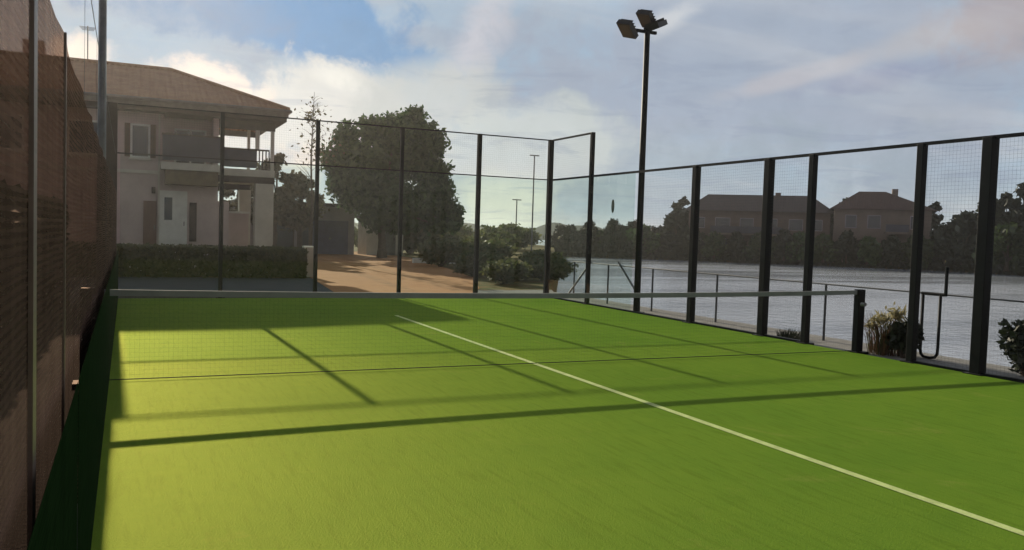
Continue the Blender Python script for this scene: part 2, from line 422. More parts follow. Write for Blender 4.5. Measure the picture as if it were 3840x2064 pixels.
M = dict(
    turf=turf_mat(), water=water_mat(), ground=ground_mat(), paver=paver_mat(),
    line=pbr('white_turf_line', (0.56, 0.68, 0.27), 0.8, spec=0.05, var=0.25, vscale=8, bump=0.3, bscale=120),
    steel=pbr('dark_green_steel', (0.004, 0.006, 0.008), 0.6, spec=0.2, var=0.4, vscale=6),
    wire=pbr('mesh_wire', (0.03, 0.04, 0.04), 0.5),
    raild=pbr('weathered_grey_rail', (0.075, 0.08, 0.09), 0.6, var=0.3),
    galv=pbr('grey_painted_steel', (0.17, 0.175, 0.18), 0.45, metal=0.2, var=0.3, vscale=5),
    lampm=pbr('floodlight_housing', (0.012, 0.012, 0.014), 0.45),
    lens=pbr('floodlight_lens', (0.05, 0.055, 0.06), 0.25),
    glass=glass_mat('court_glass', (0.90, 0.95, 0.925), 0.012),
    seam=pbr('silicone_seam', (0.22, 0.25, 0.25), 0.5),
    screen=fabric_mat('brown_windscreen', (0.80, 0.57, 0.46), (0.165, 0.108, 0.084), 0.70),
    kick=fabric_mat('green_windscreen', (0.3, 0.5, 0.25), (0.016, 0.036, 0.013), 0.97),
    batten=pbr('pale_batten', (0.20, 0.15, 0.12), 0.45, var=0.3),
    band=pbr('net_band_cloth', (0.26, 0.28, 0.30), 0.85, var=0.2, vscale=3),
    cord=pbr('net_cord', (0.012, 0.014, 0.014), 0.8),
    cream=pbr('cream_render', (0.60, 0.49, 0.48), 0.85, var=0.22, vscale=0.9, bump=0.15),
    pale=pbr('pale_render', (0.60, 0.57, 0.52), 0.8, var=0.2, vscale=1.5),
    brownr=pbr('brown_render', (0.22, 0.13, 0.10), 0.85, var=0.3, vscale=1.2),
    olive=pbr('olive_stained_timber', (0.16, 0.12, 0.06), 0.75, var=0.4, vscale=3),
    darkt=pbr('dark_timber', (0.055, 0.038, 0.030), 0.7, var=0.4, vscale=4),
    rail=pbr('balcony_panel', (0.055, 0.058, 0.085), 0.35, var=0.3, vscale=2),
    pane=pbr('window_pane', (0.035, 0.045, 0.06), 0.08, spec=0.8),
    white=pbr('white_paint', (0.72, 0.72, 0.70), 0.55, var=0.15, vscale=3),
    tile=tile_mat('brown_roof_tiles', (0.36, 0.185, 0.095), (0.24, 0.11, 0.06)),
    tile2=tile_mat('grey_roof_tiles', (0.075, 0.05, 0.05), (0.05, 0.038, 0.04)),
    tile3=tile_mat('red_brown_roof_tiles', (0.10, 0.05, 0.04), (0.06, 0.035, 0.032)),
    shutter=pbr('brown_shutter', (0.10, 0.055, 0.035), 0.7, var=0.4, vscale=6),
    fascia=pbr('fascia_board', (0.16, 0.14, 0.13), 0.6, var=0.3),
    bark=pbr('tree_bark', (0.10, 0.075, 0.055), 0.9, var=0.5, vscale=9, bump=0.7, bscale=25),
    leaf=leaf_mat('tree_foliage', (0.016, 0.044, 0.010), (0.052, 0.096, 0.022)),
    leafo=leaf_mat('olive_foliage', (0.055, 0.050, 0.022), (0.11, 0.090, 0.042)),
    leafd=leaf_mat('dark_foliage', (0.012, 0.020, 0.012), (0.030, 0.040, 0.020), 0.15),
    leafs=leaf_mat('shrub_foliage', (0.05, 0.075, 0.025), (0.12, 0.12, 0.045), 0.45),
    leafh=leaf_mat('hedge_foliage', (0.035, 0.055, 0.010), (0.085, 0.100, 0.018)),
    straw=leaf_mat('straw_plumes', (0.22, 0.20, 0.10), (0.42, 0.38, 0.22), 0.4),
    reed=leaf_mat('reed_blades', (0.035, 0.05, 0.012), (0.13, 0.06, 0.035), 0.4),
    blue=pbr('blue_door_paint', (0.07, 0.075, 0.18), 0.5, var=0.3, vscale=2),
    lav=pbr('lavender_render', (0.34, 0.31, 0.36), 0.85, var=0.25, vscale=1.0),
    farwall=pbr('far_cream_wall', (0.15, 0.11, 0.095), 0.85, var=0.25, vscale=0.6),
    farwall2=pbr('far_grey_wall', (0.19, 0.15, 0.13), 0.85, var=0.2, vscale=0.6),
    far_green=pbr('far_bank_grass', (0.045, 0.055, 0.025), 0.9, var=0.4, vscale=0.4),
    hill=pbr('hill_woods', (0.03, 0.05, 0.055), 0.95, spec=0.0, var=0.3, vscale=0.05),
    teal=pbr('teal_paint', (0.02, 0.09, 0.10), 0.6),
    tagm=pbr('green_tag_plastic', (0.012, 0.045, 0.03), 0.5),
)

# ------------------------------------------------------------------ ground, lake, court floor
SHORE = [(11.35, -60), (11.35, 22.2), (12.4, 24.5), (14.6, 28.4), (19.0, 37.0), (26.0, 50.0), (40.5, 78.0), (58.0, 112.0)]
def ground():
    mb = MB()
    for (xa, ya), (xb, yb) in zip(SHORE[:-1], SHORE[1:]):
        mb.quad((-650, ya, -0.03), (xa, ya, -0.03), (xb, yb, -0.03), (-650, yb, -0.03))
    mb.quad((-650, 112, -0.03), (58, 112, -0.03), (120, 420, -0.03), (-650, 420, -0.03))
    # the bank slopes down into the lake
    for (xa, ya), (xb, yb) in zip(SHORE[:-1], SHORE[1:]):
        mb.quad((xa, ya, -0.03), (xa+0.35, ya-0.1, -1.9), (xb+0.35, yb-0.1, -1.9), (xb, yb, -0.03))
    # far land beyond the water, rising gently
    pol = []
    for az in np.arange(27.35, 131, 2.0):
        rr = 112 if az < 52 else 112 - (az-52)*0.9
        pol.append((CX + rr*math.sin(R(az)), CY + rr*math.cos(R(az))))
    for (a, b) in zip(pol[:-1], pol[1:]):
        va, vb = [Vector((q[0]-CX, q[1]-CY, 0)).normalized() for q in (a, b)]
        rows = [(0, -2.0), (2.5, -0.9), (14, -0.3), (60, 1.0), (900, 2.0)]
        for (d0, z0), (d1, z1) in zip(rows[:-1], rows[1:]):
            P = lambda q, v, dd, z: (q[0]+v.x*dd, q[1]+v.y*dd, z)
            mb.quad(P(a, va, d0, z0), P(b, vb, d0, z0), P(b, vb, d1, z1), P(a, va, d1, z1))
    o = mb.build('ground', M['ground']); tag(o, kind='structure')
    w = MB(); w.quad((-20, -300, -1.2), (420, -300, -1.2), (420, 300, -1.2), (-20, 300, -1.2))
    tag(w.build('lake_water', M['water']), kind='structure')
    t = MB(); t.quad((-0.01, -0.2, 0.0), (10.0, -0.2, 0.0), (10.0, 20.0, 0.0), (-0.01, 20.0, 0.0))
    tag(t.build('turf', M['turf']), kind='structure')
    p = MB(); pts = [(4.9, 21.2), (8.6, 21.6), (9.5, 23.3), (11.5, 28.5), (13.2, 36), (15.6, 49), (16.5, 60), (6.0, 62), (5.7, 30.5), (5.6, 28.0)]
    n = len(pts); p.v += [(x, y, -0.024) for x, y in pts]; p.f.append(tuple(range(n)))
    tag(p.build('paved_drive', M['paver']), kind='structure')
    hl = MB()
    def ridge(az0, az1, rad, h0, seed):
        prev = None
        r = np.random.default_rng(seed)
        azs = np.linspace(az0, az1, 60); ph = r.uniform(0, 6, 4)
        for a in azs:
            h = h0*(0.75 + 0.25*math.sin(a*0.7+ph[0]) + 0.12*math.sin(a*2.3+ph[1])) + r.uniform(0, 0.5)
            d = Vector((math.sin(R(a)), math.cos(R(a)), 0))
            row = [(CX+d.x*rad, CY+d.y*rad, -1.0), (CX+d.x*(rad+40), CY+d.y*(rad+40), h*0.7-0.5), (CX+d.x*(rad+90), CY+d.y*(rad+90), h), (CX+d.x*(rad+240), CY+d.y*(rad+240), -1)]
            if prev:
                for i in range(3): hl.quad(prev[i], row[i], row[i+1], prev[i+1])
            prev = row
    ridge(12, 36, 420, 8.5, 3)
    tag(hl.build('hills', M['hill']), kind='structure')
ground()

lm = MB()
lm.quad((4.745, -0.2, 0.004), (4.82, -0.2, 0.004), (4.82, 15.95, 0.004), (4.745, 15.95, 0.004))
tag(lm.build('court_line', M['line']), kind='structure')

# ------------------------------------------------------------------ court enclosure
def wire_panel(mb, a, b, z0, z1, pitch=0.05, r=0.0008):
    a, b = Vector(a), Vector(b); L = (b-a).length; n = max(2, int(L/pitch))
    for i in range(1, n):
        p = a + (b-a)*i/n
        mb.tube((p.x, p.y, z0), (p.x, p.y, z1), r, n=3, caps=False)
    m = int((z1-z0)/pitch)
    for j in range(1, m):
        z = z0 + (z1-z0)*j/m
        mb.tube((a.x, a.y, z), (b.x, b.y, z), r, n=3, caps=False)
def post(parent, x, y, z1, w=0.10, name='post', mat='steel'):
    h = w/2
    o = MB().box(x-h, x+h, y-h, y+h, -0.02, z1).build(name, M[mat], parent, bevel=0.006)
    MB().box(x-h-0.05, x+h+0.05, y-h-0.05, y+h+0.05, -0.025, 0.012).build('base_plate', M[mat], o)
    return o

back = thing('glass_back_wall', 'green tinted glass wall with mesh on top across the far end of the court', 'court wall', (5, 20.05, 0))
Bm = lambda: Vector((-5, -20.05, 0))
def under(root, objs):
    for o in objs: o.location = -Vector(root.location)
objs = []
objs.append(MB().box(-0.27, 0.0, 20.005, 20.12, -0.02, 4.02).build('corner_post', M['darkt'], back, bevel=0.006))  # made wide so its shadow fills the dark strip along the left fence
for x, w in ((2.05, 0.085), (4.1, 0.085), (6.08, 0.085), (8.05, 0.10), (10.02, 0.12)):
    objs.append(post(back, x, 20.06, 4.02, w))
objs.append(MB().box(0.002, 10.07, 20.04, 20.08, 3.995, 4.02).build('top_rail', M['steel'], back))
objs.append(MB().box(0.002, 10.07, 20.045, 20.08, 2.99, 3.015).build('middle_rail', M['steel'], back))
objs.append(MB().box(0.002, 10.07, 20.035, 20.10, -0.02, 0.045).build('base_channel', M['galv'], back))
xs = [0.05, 2.05, 4.1, 6.08, 8.05, 9.95]
for a, b in zip(xs[:-1], xs[1:]):
    objs.append(MB().box(a+0.008, b-0.008, 20.0, 20.012, 0.05, 2.98).build('glass_pane', M['glass'], back))
    mb = MB(); wire_panel(mb, (a+0.05, 20.06, 0), (b-0.05, 20.06, 0), 3.03, 3.985); objs.append(mb.build('wire_mesh', M['wire'], back))
under(back, objs)

side = thing('mesh_side_fence', 'dark steel mesh fence with stepped top along the lake side of the court', 'fence', (10.03, 10, 0))
objs = []
for y, h, w in ((18.0, 4.02, 0.09), (14.0, 3.0, 0.12), (12.0, 3.0, 0.13), (11.0, 3.0, 0.10), (9.0, 3.0, 0.10), (8.0, 3.0, 0.14), (6.0, 3.0, 0.12), (4.0, 3.0, 0.12)):
    objs.append(post(side, 10.05, y, h, w))
objs.append(MB().box(10.03, 10.07, 18.0, 20.0, 3.985, 4.025).build('upper_rail', M['steel'], side))
objs.append(MB().box(10.03, 10.07, 4.0, 20.0, 2.975, 3.02).build('top_rail', M['steel'], side))
objs.append(MB().box(10.02, 10.09, 11.0, 20.0, -0.02, 0.03).build('base_channel', M['steel'], side))
objs.append(MB().box(10.02, 10.09, 4.0, 9.0, -0.02, 0.03).build('base_channel', M['steel'], side))
for a, b in ((16.05, 17.95), (18.05, 19.95)):
    objs.append(MB().box(10.0, 10.012, a, b, 0.04, 2.97).build('glass_pane', M['glass'], side))
mb = MB(); wire_panel(mb, (10.05, 18.05, 0), (10.05, 19.95, 0), 3.03, 3.985); objs.append(mb.build('wire_mesh', M['wire'], side))
for a, b in ((14.05, 15.95), (12.05, 13.95), (11.05, 11.95), (8.05, 8.95), (6.05, 7.95), (4.05, 5.95)):
    mb = MB(); wire_panel(mb, (10.05, a, 0), (10.05, b, 0), 0.03, 2.97); objs.append(mb.build('wire_mesh', M['wire'], side))
under(side, objs)

tagp = MB().prism([(16.90+0.055*math.cos(a)*(1 if abs(math.cos(a)) > .2 else .8), 2.28+0.15*math.sin(a)) for a in np.linspace(0, 2*math.pi, 17)[:-1]], 'x', 9.985, 9.998).build('hanging_tag', M['tagm'])
tag(tagp, 'small dark green oval tag stuck on the glass pane left of the light mast', 'tag')

left = thing('screened_side_fence', 'brown windscreen fence along the near left edge of the court', 'fence', (0, 10, 0))
objs = []
for y, h in ((0, 2.2), (11, 2.2), (14, 2.2), (18, 2.2)):
    objs.append(MB().box(-0.045, -0.015, y-0.015, y+0.015, -0.02, h).build('post', M['steel'], left))
for a, b in ((0.0, 4.0), (4.04, 9.0), (9.02, 11.0), (11.02, 16.0), (16.02, 19.95)):
    mb = MB()
    n = max(2, int((b-a)/0.25)); 
    # the cloth sags a little between its ties
    ys = np.linspace(a, b, n+1)
    for y0, y1 in zip(ys[:-1], ys[1:]):
        d0, d1 = [0.006*math.sin(q*5.1)+0.003*math.sin(q*13) for q in (y0, y1)]
        mb.quad((-0.012+d0, y0, 0.30), (-0.012+d1, y1, 0.30), (-0.012+d1, y1, 2.2), (-0.012+d0, y0, 2.2))
    objs.append(mb.build('windscreen', M['screen'], left))
    objs.append(MB().box(0.040, 0.0408, a, b, 0.0, 1.05).build('lower_screen', M['kick'], left))
objs.append(MB().box(-0.006, 0.004, 2.90, 2.975, 0.0, 2.2).build('batten', M['batten'], left))
objs.append(MB().box(-0.006, 0.002, 3.96, 3.985, 0.0, 2.2).build('batten', M['batten'], left))
mb = MB()
for z in (2.98,): mb.tube((-0.03, 4, z), (-0.03, 19.95, z), 0.0025, n=4, caps=False)
for y in np.arange(6, 20, 2.0): mb.tube((-0.03, y, 2.2), (-0.03, y, 2.98), 0.001, n=3, caps=False)
objs.append(mb.build('top_wires', M['wire'], left))
under(left, objs)

# net
net = thing('padel_net', 'net with a pale top band stretched across the middle of the court', 'net', (5, 10, 0))
objs = []
def ztop(x): return 0.88 + 0.04*((x-5)/5)**2
mb = MB(); N = 40; X = np.linspace(-0.14, 10.06, N+1)
for s in range(N):
    a, b = X[s], X[s+1]
    n = len(mb.v)
    for x in (a, b):
        z = ztop(x); mb.v += [(x, 9.988, z-0.062), (x, 10.012, z-0.062), (x, 10.012, z), (x, 9.988, z)]
    mb.f += [(n, n+4, n+7, n+3), (n+1, n+2, n+6, n+5), (n+3, n+7, n+6, n+2), (n, n+1, n+5, n+4)]
objs.append(mb.build('top_band', M['band'], net))
mb = MB()
for x in np.arange(0.0, 10.0, 0.045): mb.tube((x, 10, 0.02), (x, 10, ztop(x)-0.06), 0.0004, n=3, caps=False)
for j in range(1, 19):
    f = j/19
    for a, b in zip(X[:-1:4], X[4::4]): mb.tube((a, 10, 0.02+f*(ztop(a)-0.08)), (b, 10, 0.02+f*(ztop(b)-0.08)), 0.0004, n=3, caps=False)
objs.append(mb.build('net_mesh', M['cord'], net))
mb = MB().tube((-0.05, 10, 0.02), (10.0, 10, 0.02), 0.005, n=6); objs.append(mb.build('bottom_cord', M['cord'], net))
for x, w in ((-0.17, 0.10), (10.11, 0.13)):
    o = MB().box(x-w/2, x+w/2, 10-0.05, 10.05, -0.02, 0.935).build('net_post', M['steel'], net, bevel=0.01)
    MB().box(x-w/2-0.06, x+w/2+0.06, 9.89, 10.11, -0.025, 0.012).build('base_plate', M['steel'], o)
    MB().tube((x-0.03, 9.93, 0.72), (x-0.03, 9.86, 0.72), 0.03, n=10).build('winch', M['galv'], o)
    objs.append(o)
under(net, objs)

# light masts
def floodlight(parent, x, y, z, tilt):
    Mx = Matrix.Translation((x, y, z)) @ Matrix.Rotation(R(tilt), 4, 'Y') @ Matrix.Rotation(R(25), 4, 'Z')
    Mx = Mx @ Matrix.Scale(0.84, 4)
    b = MB().box(-0.24, 0.24, -0.21, 0.21, -0.06, 0.07, Mx)
    for k in range(5): b.box(-0.20+k*0.09, -0.185+k*0.09, -0.19, 0.19, 0.07, 0.13, Mx)
    o = b.build('floodlight', M['lampm'], parent)
    MB().box(-0.205, 0.205, -0.175, 0.175, -0.066, -0.061, Mx).build('lens', M['lens'], o)
    return o
def mast(x, y, label, r, mat):
    t = thing('light_mast', label, 'light mast', (x, y, 0), 0, 'floodlight masts of the court')
    MB().path([(0, 0, -0.02), (0, 0, 3.0), (0, 0, 6.0)], [r*1.12, r, r*0.9], 14).build('pole', M[mat], t, smooth=True)
    MB().box(-r-0.06, r+0.06, -r-0.06, r+0.06, -0.025, 0.014).build('base_plate', M[mat], t)
    MB().box(-0.52, 0.22, -0.03, 0.03, 5.92, 5.98).build('cross_arm', M[mat], t)
    floodlight(t, -0.50, 0.0, 5.94, 38); floodlight(t, 0.0, 0.05, 6.22, 38); floodlight(t, 0.17, -0.05, 6.08, -25)
    return t
mast(10.16, 16.05, 'tall dark mast with floodlights standing at the fence on the lake side', 0.065, 'steel')
mast(-0.19, 16.0, 'grey mast rising out of the frame in front of the house roof', 0.065, 'galv')

# ------------------------------------------------------------------ lakeside
rl = thing('lakeside_railing', 'thin dark railing along the water behind the mesh fence', 'railing', (10.85, 13, -0.03))
objs = []
for y in (20.1, 18.4, 16.5, 14.25, 11.4, 7.0, 4.6):
    objs.append(MB().tube((10.85, y, -0.04), (10.85, y, 0.92), 0.021, n=8).build('railing_post', M['raild'], rl))
objs.append(MB().tube((10.85, 4.0, 0.92), (10.85, 20.2, 0.92), 0.013, n=8).build('hand_rail', M['raild'], rl))
objs.append(MB().tube((10.85, 19.25, 0.95), (10.85, 20.45, 0.0), 0.025, n=8).build('brace', M['galv'], rl))
objs.append(MB().tube((10.85, 17.95, 1.0), (10.85, 17.05, 0.28), 0.025, n=8).build('brace', M['galv'], rl))
under(rl, objs)
lp = thing('ladder_rail', 'dark looped hand rail with a rounded foot beside the reeds', 'hand rail', (10.8, 9.3, -0.03))
pts = [(0, 0.17, 0.97), (0, 0.17, 0.12), (0, 0.155, 0.06), (0, 0.11, 0.025), (0, 0.0, 0.02), (0, -0.08, 0.04), (0, -0.115, 0.09), (0, -0.12, 0.18), (0, -0.12, 0.97)]
MB().path(pts, 0.022, 8).build('loop', M['steel'], lp, smooth=True)
MB().tube((0, 0.19, 0.95), (0, -0.20, 0.95), 0.024, n=8).build('cross_bar', M['steel'], lp)
MB().tube((0, -0.20, 0.93), (0, -0.20, 1.35), 0.024, n=8).build('upright', M['steel'], lp)
MB().tube((0.0, 0.27, -0.02), (0.0, 0.27, 2.0), 0.022, n=8).build('mooring_pole', M['galv'], lp)

# ------------------------------------------------------------------ plants
def leaves(blobs, count, size, elong=1.5, shell=0.55, droop=0.0, seed=0):
    """leaf-sized faces spread through overlapping lumps: blobs of (x,y,z,rx,ry,rz)"""
    r = np.random.default_rng(seed); B = np.array(blobs, float)
    vol = (B[:, 3]*B[:, 4]*B[:, 5])**0.75; pick = r.choice(len(B), count, p=vol/vol.sum())
    d = r.normal(size=(count, 3)); d /= np.linalg.norm(d, axis=1)[:, None]
    rad = (shell + (1-shell)*r.random(count))*(0.9+0.22*r.random(count))
    # ragged: cut the lump with directional lobes
    lob = 1 + 0.16*np.sin(d[:, 0]*7+pick)*np.sin(d[:, 2]*6+2*pick) + 0.12*np.sin(d[:, 1]*11+pick*3)
    c = B[pick, :3] + d*B[pick, 3:]*(rad*lob)[:, None]
    nrm = d*0.6 + r.normal(size=(count, 3))*0.8; nrm /= np.linalg.norm(nrm, axis=1)[:, None]
    t = np.cross(nrm, r.normal(size=(count, 3))); t[:, 2] -= droop; t /= np.linalg.norm(t, axis=1)[:, None]
    b = np.cross(nrm, t); s = size*(0.55+0.9*r.random(count))
    tl = t*(s*elong*0.5)[:, None]; bl = b*(s*0.5)[:, None]
    v = np.stack([c-tl, c+bl-tl*0.1, c+tl, c-bl-tl*0.1], 1).reshape(-1, 3)
    return v
def leaf_mesh(name, v, mat, parent):
    n = len(v)//4
    me = bpy.data.meshes.new(name); me.vertices.add(n*4); me.vertices.foreach_set('co', v.astype(np.float32).ravel())
    me.loops.add(n*4); me.loops.foreach_set('vertex_index', np.arange(n*4, dtype=np.int32))
    me.polygons.add(n); me.polygons.foreach_set('loop_start', np.arange(0, n*4, 4, dtype=np.int32))
    me.update(); me.validate(); me.materials.append(mat)
    o = bpy.data.objects.new(name, me); COL.objects.link(o); o.parent = parent
    return o
def trunk_mesh(parent, base_r, fork, tips, mat=None, wob=0.12, seed=1, name='trunk'):
    r = random.Random(seed); mb = MB()
    pts = [Vector((0, 0, -0.1))]; rad = [base_r*1.3]
    for i in range(1, 5):
        f = i/4; pts.append(Vector((r.uniform(-wob, wob)*f, r.uniform(-wob, wob)*f, fork*f))); rad.append(base_r*(1-0.3*f))
    mb.path(pts, rad, 10); top = pts[-1]
    for tp in tips:
        tp = Vector(tp); mid = top.lerp(tp, 0.5) + Vector((r.uniform(-.2, .2), r.uniform(-.2, .2), 0.15*(tp-top).length))
        mb.path([top-Vector((0, 0, 0.15)), top.lerp(mid, 0.5), mid, tp], [base_r*0.6, base_r*0.45, base_r*0.3, base_r*0.1], 7)
    return mb.build(name, mat or M['bark'], parent, smooth=True)

# the large tree beyond the end wall
TX, TY = 13.6, 48.0
def px(u, v, ru, rv, dy=0.0):
    k = 44.3
    rx, rz = ru/k, rv/k
    return (10.15+(u-815)/k-TX, dy, 8.86-(v-265)/k, rx, (rx+rz)*0.55, rz)
big = thing('broadleaf_tree', 'large dark broadleaf tree standing beyond the glass end wall', 'tree', (TX, TY, 0))
bl = [px(1040, 322, 52, 50, 0.3), px(1085, 360, 42, 50, -0.4), px(985, 345, 58, 52, -0.5), px(935, 335, 36, 36, 0.2), px(1030, 400, 80, 60, 0.6),
      px(868, 365, 34, 46, -0.3), px(845, 415, 34, 46, 0.4), px(900, 420, 50, 55, -0.9), px(960, 440, 75, 60, 0.4), px(1090, 440, 52, 48, -0.5),
      px(1120, 490, 50, 46, 0.5), px(1148, 535, 32, 34, -0.2), px(1080, 520, 66, 44, 0.2), px(1000, 515, 74, 46, -0.9), px(915, 505, 62, 46, 0.5),
      px(870, 475, 42, 44, 0.9), px(945, 555, 46, 26, -0.4), px(1050, 560, 60, 26, 0.7), px(1165, 555, 22, 22, 0.1), px(1000, 572, 84, 24, 0.3), px(1125, 570, 46, 24, -0.4), px(1048, 285, 22, 22, 0.0)]
leaf_mesh('crown', leaves(bl, 27000, 0.20, 1.6, 0.35, 0.2, 5), M['leaf'], big)
trunk_mesh(big, 0.27, 1.9, [(b[0]*0.9, b[1], b[2]) for b in bl[::2]], seed=4)

def tree_kind(name, label, cat, h, w, leafm, cnt, leafsize, seed, fork=0.35, group=None, shell=0.4):
    """a free-standing tree: several lumps round a leading stem"""
    r = random.Random(seed); t = thing(name, label, cat, group=group); bl = []
    for i in range(9):
        f = i/8; a = i*2.4+r.uniform(-.4, .4); z = h*(fork+ (0.93-fork)*f); rr = w*0.5*(0.62*math.sin(math.pi*(0.25+0.7*f)))
        k = w*0.5*r.uniform(0.36, 0.6)*(1.1-0.45*f)
        bl.append((rr*math.cos(a), rr*math.sin(a), z, k, k, k*r.uniform(0.7, 1.0)))
    leaf_mesh('crown', leaves(bl, cnt, leafsize, 1.5, shell, 0.1, seed), leafm, t)
    trunk_mesh(t, w*0.035+0.03, h*fork, [b[:3] for b in bl[::2]], seed=seed)
    return t
def shrub_kind(name, label, h, w, leafm, cnt, leafsize, seed, group=None, cat='shrub'):
    r = random.Random(seed); t = thing(name, label, cat, group=group); bl = []
    for i in range(8):
        a = i*2.4; q = w*0.32*math.sqrt(i/7); z = h*(0.32+0.4*r.random())
        bl.append((q*math.cos(a), q*math.sin(a), z, w*0.26, w*0.26, min(z, h*0.34)))
    leaf_mesh('foliage', leaves(bl, cnt, leafsize, 1.8, 0.3, 0.0, seed), leafm, t)
    mb = MB()
    for b in bl: mb.path([(0, 0, -0.05), (b[0]*0.5, b[1]*0.5, b[2]*0.55), b[:3]], [0.03, 0.018, 0.008], 5)
    mb.build('stems', M['bark'], t)
    return t

g_ol = 'olive brown trees beside the house'
o1 = tree_kind('olive_tree', 'low olive brown tree just right of the veranda', 'tree', 5.6, 3.2, M['leafo'], 3600, 0.17, 21, 0.42, g_ol, 0.25)
o1.location = (7.5, 47.5, 0)
dup(o1, (9.4, 50.5, 0), 2.0, (1.05, 1.05, 0.86), 'second olive brown tree between the first one and the large tree', g_ol)
dup(o1, (6.1, 51.5, 0), 4.0, (0.9, 0.9, 0.82), 'small olive brown tree seen through the lower veranda', g_ol)
tw = thing('bare_tree', 'thin almost bare tree with fine twigs rising above the olive trees', 'tree', (8.9, 45.0, 0))
mb = MB(); rt = random.Random(9)
mb.path([(0, 0, -.1), (0.05, 0, 2.5), (-0.05, 0, 5), (0.05, 0, 8.6)], [0.09, 0.065, 0.045, 0.008], 7)
for i in range(34):
    z = rt.uniform(3.6, 8.2); a = rt.uniform(0, 6.28); L = rt.uniform(0.5, 1.5)*(1.15-z/12)
    p = Vector((0, 0, z)); e = p+Vector((math.cos(a)*L, math.sin(a)*L, L*0.75)); mb.path([p, p.lerp(e, .5)+Vector((0, 0, .06)), e], [0.016, 0.01, 0.004], 4)
mb.build('trunk', M['bark'], tw)
leaf_mesh('crown', leaves([(0.0, 0, 7.2, 1.1, 1.1, 1.4), (0.3, 0, 5.6, 1.2, 1.2, 1.0)], 260, 0.12, 1.6, 0.1, 0, 3), M['leafo'], tw)

# clipped hedge and low garden wall in front of the house
hg = thing('clipped_hedge', 'long low clipped hedge in front of the house', 'hedge', (1.4, 28.2, 0))
r = np.random.default_rng(31); n = 15000
p3 = np.stack([r.uniform(-4.9, 3.9, n), r.uniform(-0.5, 0.5, n), r.uniform(0.02, 0.86, n)], 1)
f = r.integers(0, 4, n)
p3[f == 0, 1] = -0.5+r.normal(0, .03, (f == 0).sum()); p3[f == 1, 2] = 0.85+r.normal(0, .025, (f == 1).sum()); p3[f == 2, 0] = 3.9+r.normal(0, .03, (f == 2).sum())
nr = r.normal(size=(n, 3)); nr /= np.linalg.norm(nr, axis=1)[:, None]; tt = np.cross(nr, r.normal(size=(n, 3))); tt /= np.linalg.norm(tt, axis=1)[:, None]; bb = np.cross(nr, tt)
s = 0.09*(0.6+0.8*r.random(n))[:, None]
leaf_mesh('foliage', np.stack([p3-tt*s, p3+bb*s*.6, p3+tt*s, p3-bb*s*.6], 1).reshape(-1, 3), M['leafh'], hg)
mb = MB()
for x in np.arange(-4.7, 3.9, 0.4): mb.path([(x, 0, -.05), (x+.05, .1, .3), (x-.05, -.05, .75)], [.03, .02, .008], 5)
mb.build('stems', M['bark'], hg)
tall = thing('backing_hedge', 'added dark hedge row backing the brown windscreen at the left edge', 'hedge', (-1.3, 10, 0))  # hedge added to hide the sunlit ground and darken the view through the screen
r = np.random.default_rng(33); n = 9000
p3 = np.stack([r.uniform(-0.45, 0.42, n), r.uniform(-8.6, 9.0, n), r.uniform(0.02, 1.85, n)], 1)
f = r.integers(0, 3, n); p3[f == 0, 0] = 0.4+r.normal(0, .04, (f == 0).sum()); p3[f == 1, 2] = 1.84+r.normal(0, .03, (f == 1).sum())
nr = r.normal(size=(n, 3)); nr /= np.linalg.norm(nr, axis=1)[:, None]; tt = np.cross(nr, r.normal(size=(n, 3))); tt /= np.linalg.norm(tt, axis=1)[:, None]; bb = np.cross(nr, tt)
s = 0.09*(0.6+0.8*r.random(n))[:, None]
leaf_mesh('foliage', np.stack([p3-tt*s, p3+bb*s*.7, p3+tt*s, p3-bb*s*.7], 1).reshape(-1, 3), M['leafd'], tall)
mb = MB()
for y in np.arange(-8.4, 9, 0.6): mb.path([(0, y, -.05), (.05, y+.1, .8), (-.05, y-.05, 1.7)], [.04, .03, .01], 5)
mb.build('stems', M['bark'], tall)
gw = thing('garden_wall', 'low pale garden wall with end pillar behind the hedge', 'wall', (5, 29.4, 0))
MB().box(-7.5, 0.70, 0, 0.18, -0.05, 0.66).build('wall_body', M['pale'], gw)
MB().box(-1.15, 0.46, -0.05, 0.23, 0.662, 0.74).build('coping', M['white'], gw)
MB().box(0.48, 0.76, -0.9, -0.62, -0.05, 0.92).build('pillar', M['pale'], gw)
MB().box(0.44, 0.80, -0.94, -0.58, 0.922, 0.98).build('pillar_cap', M['white'], gw)

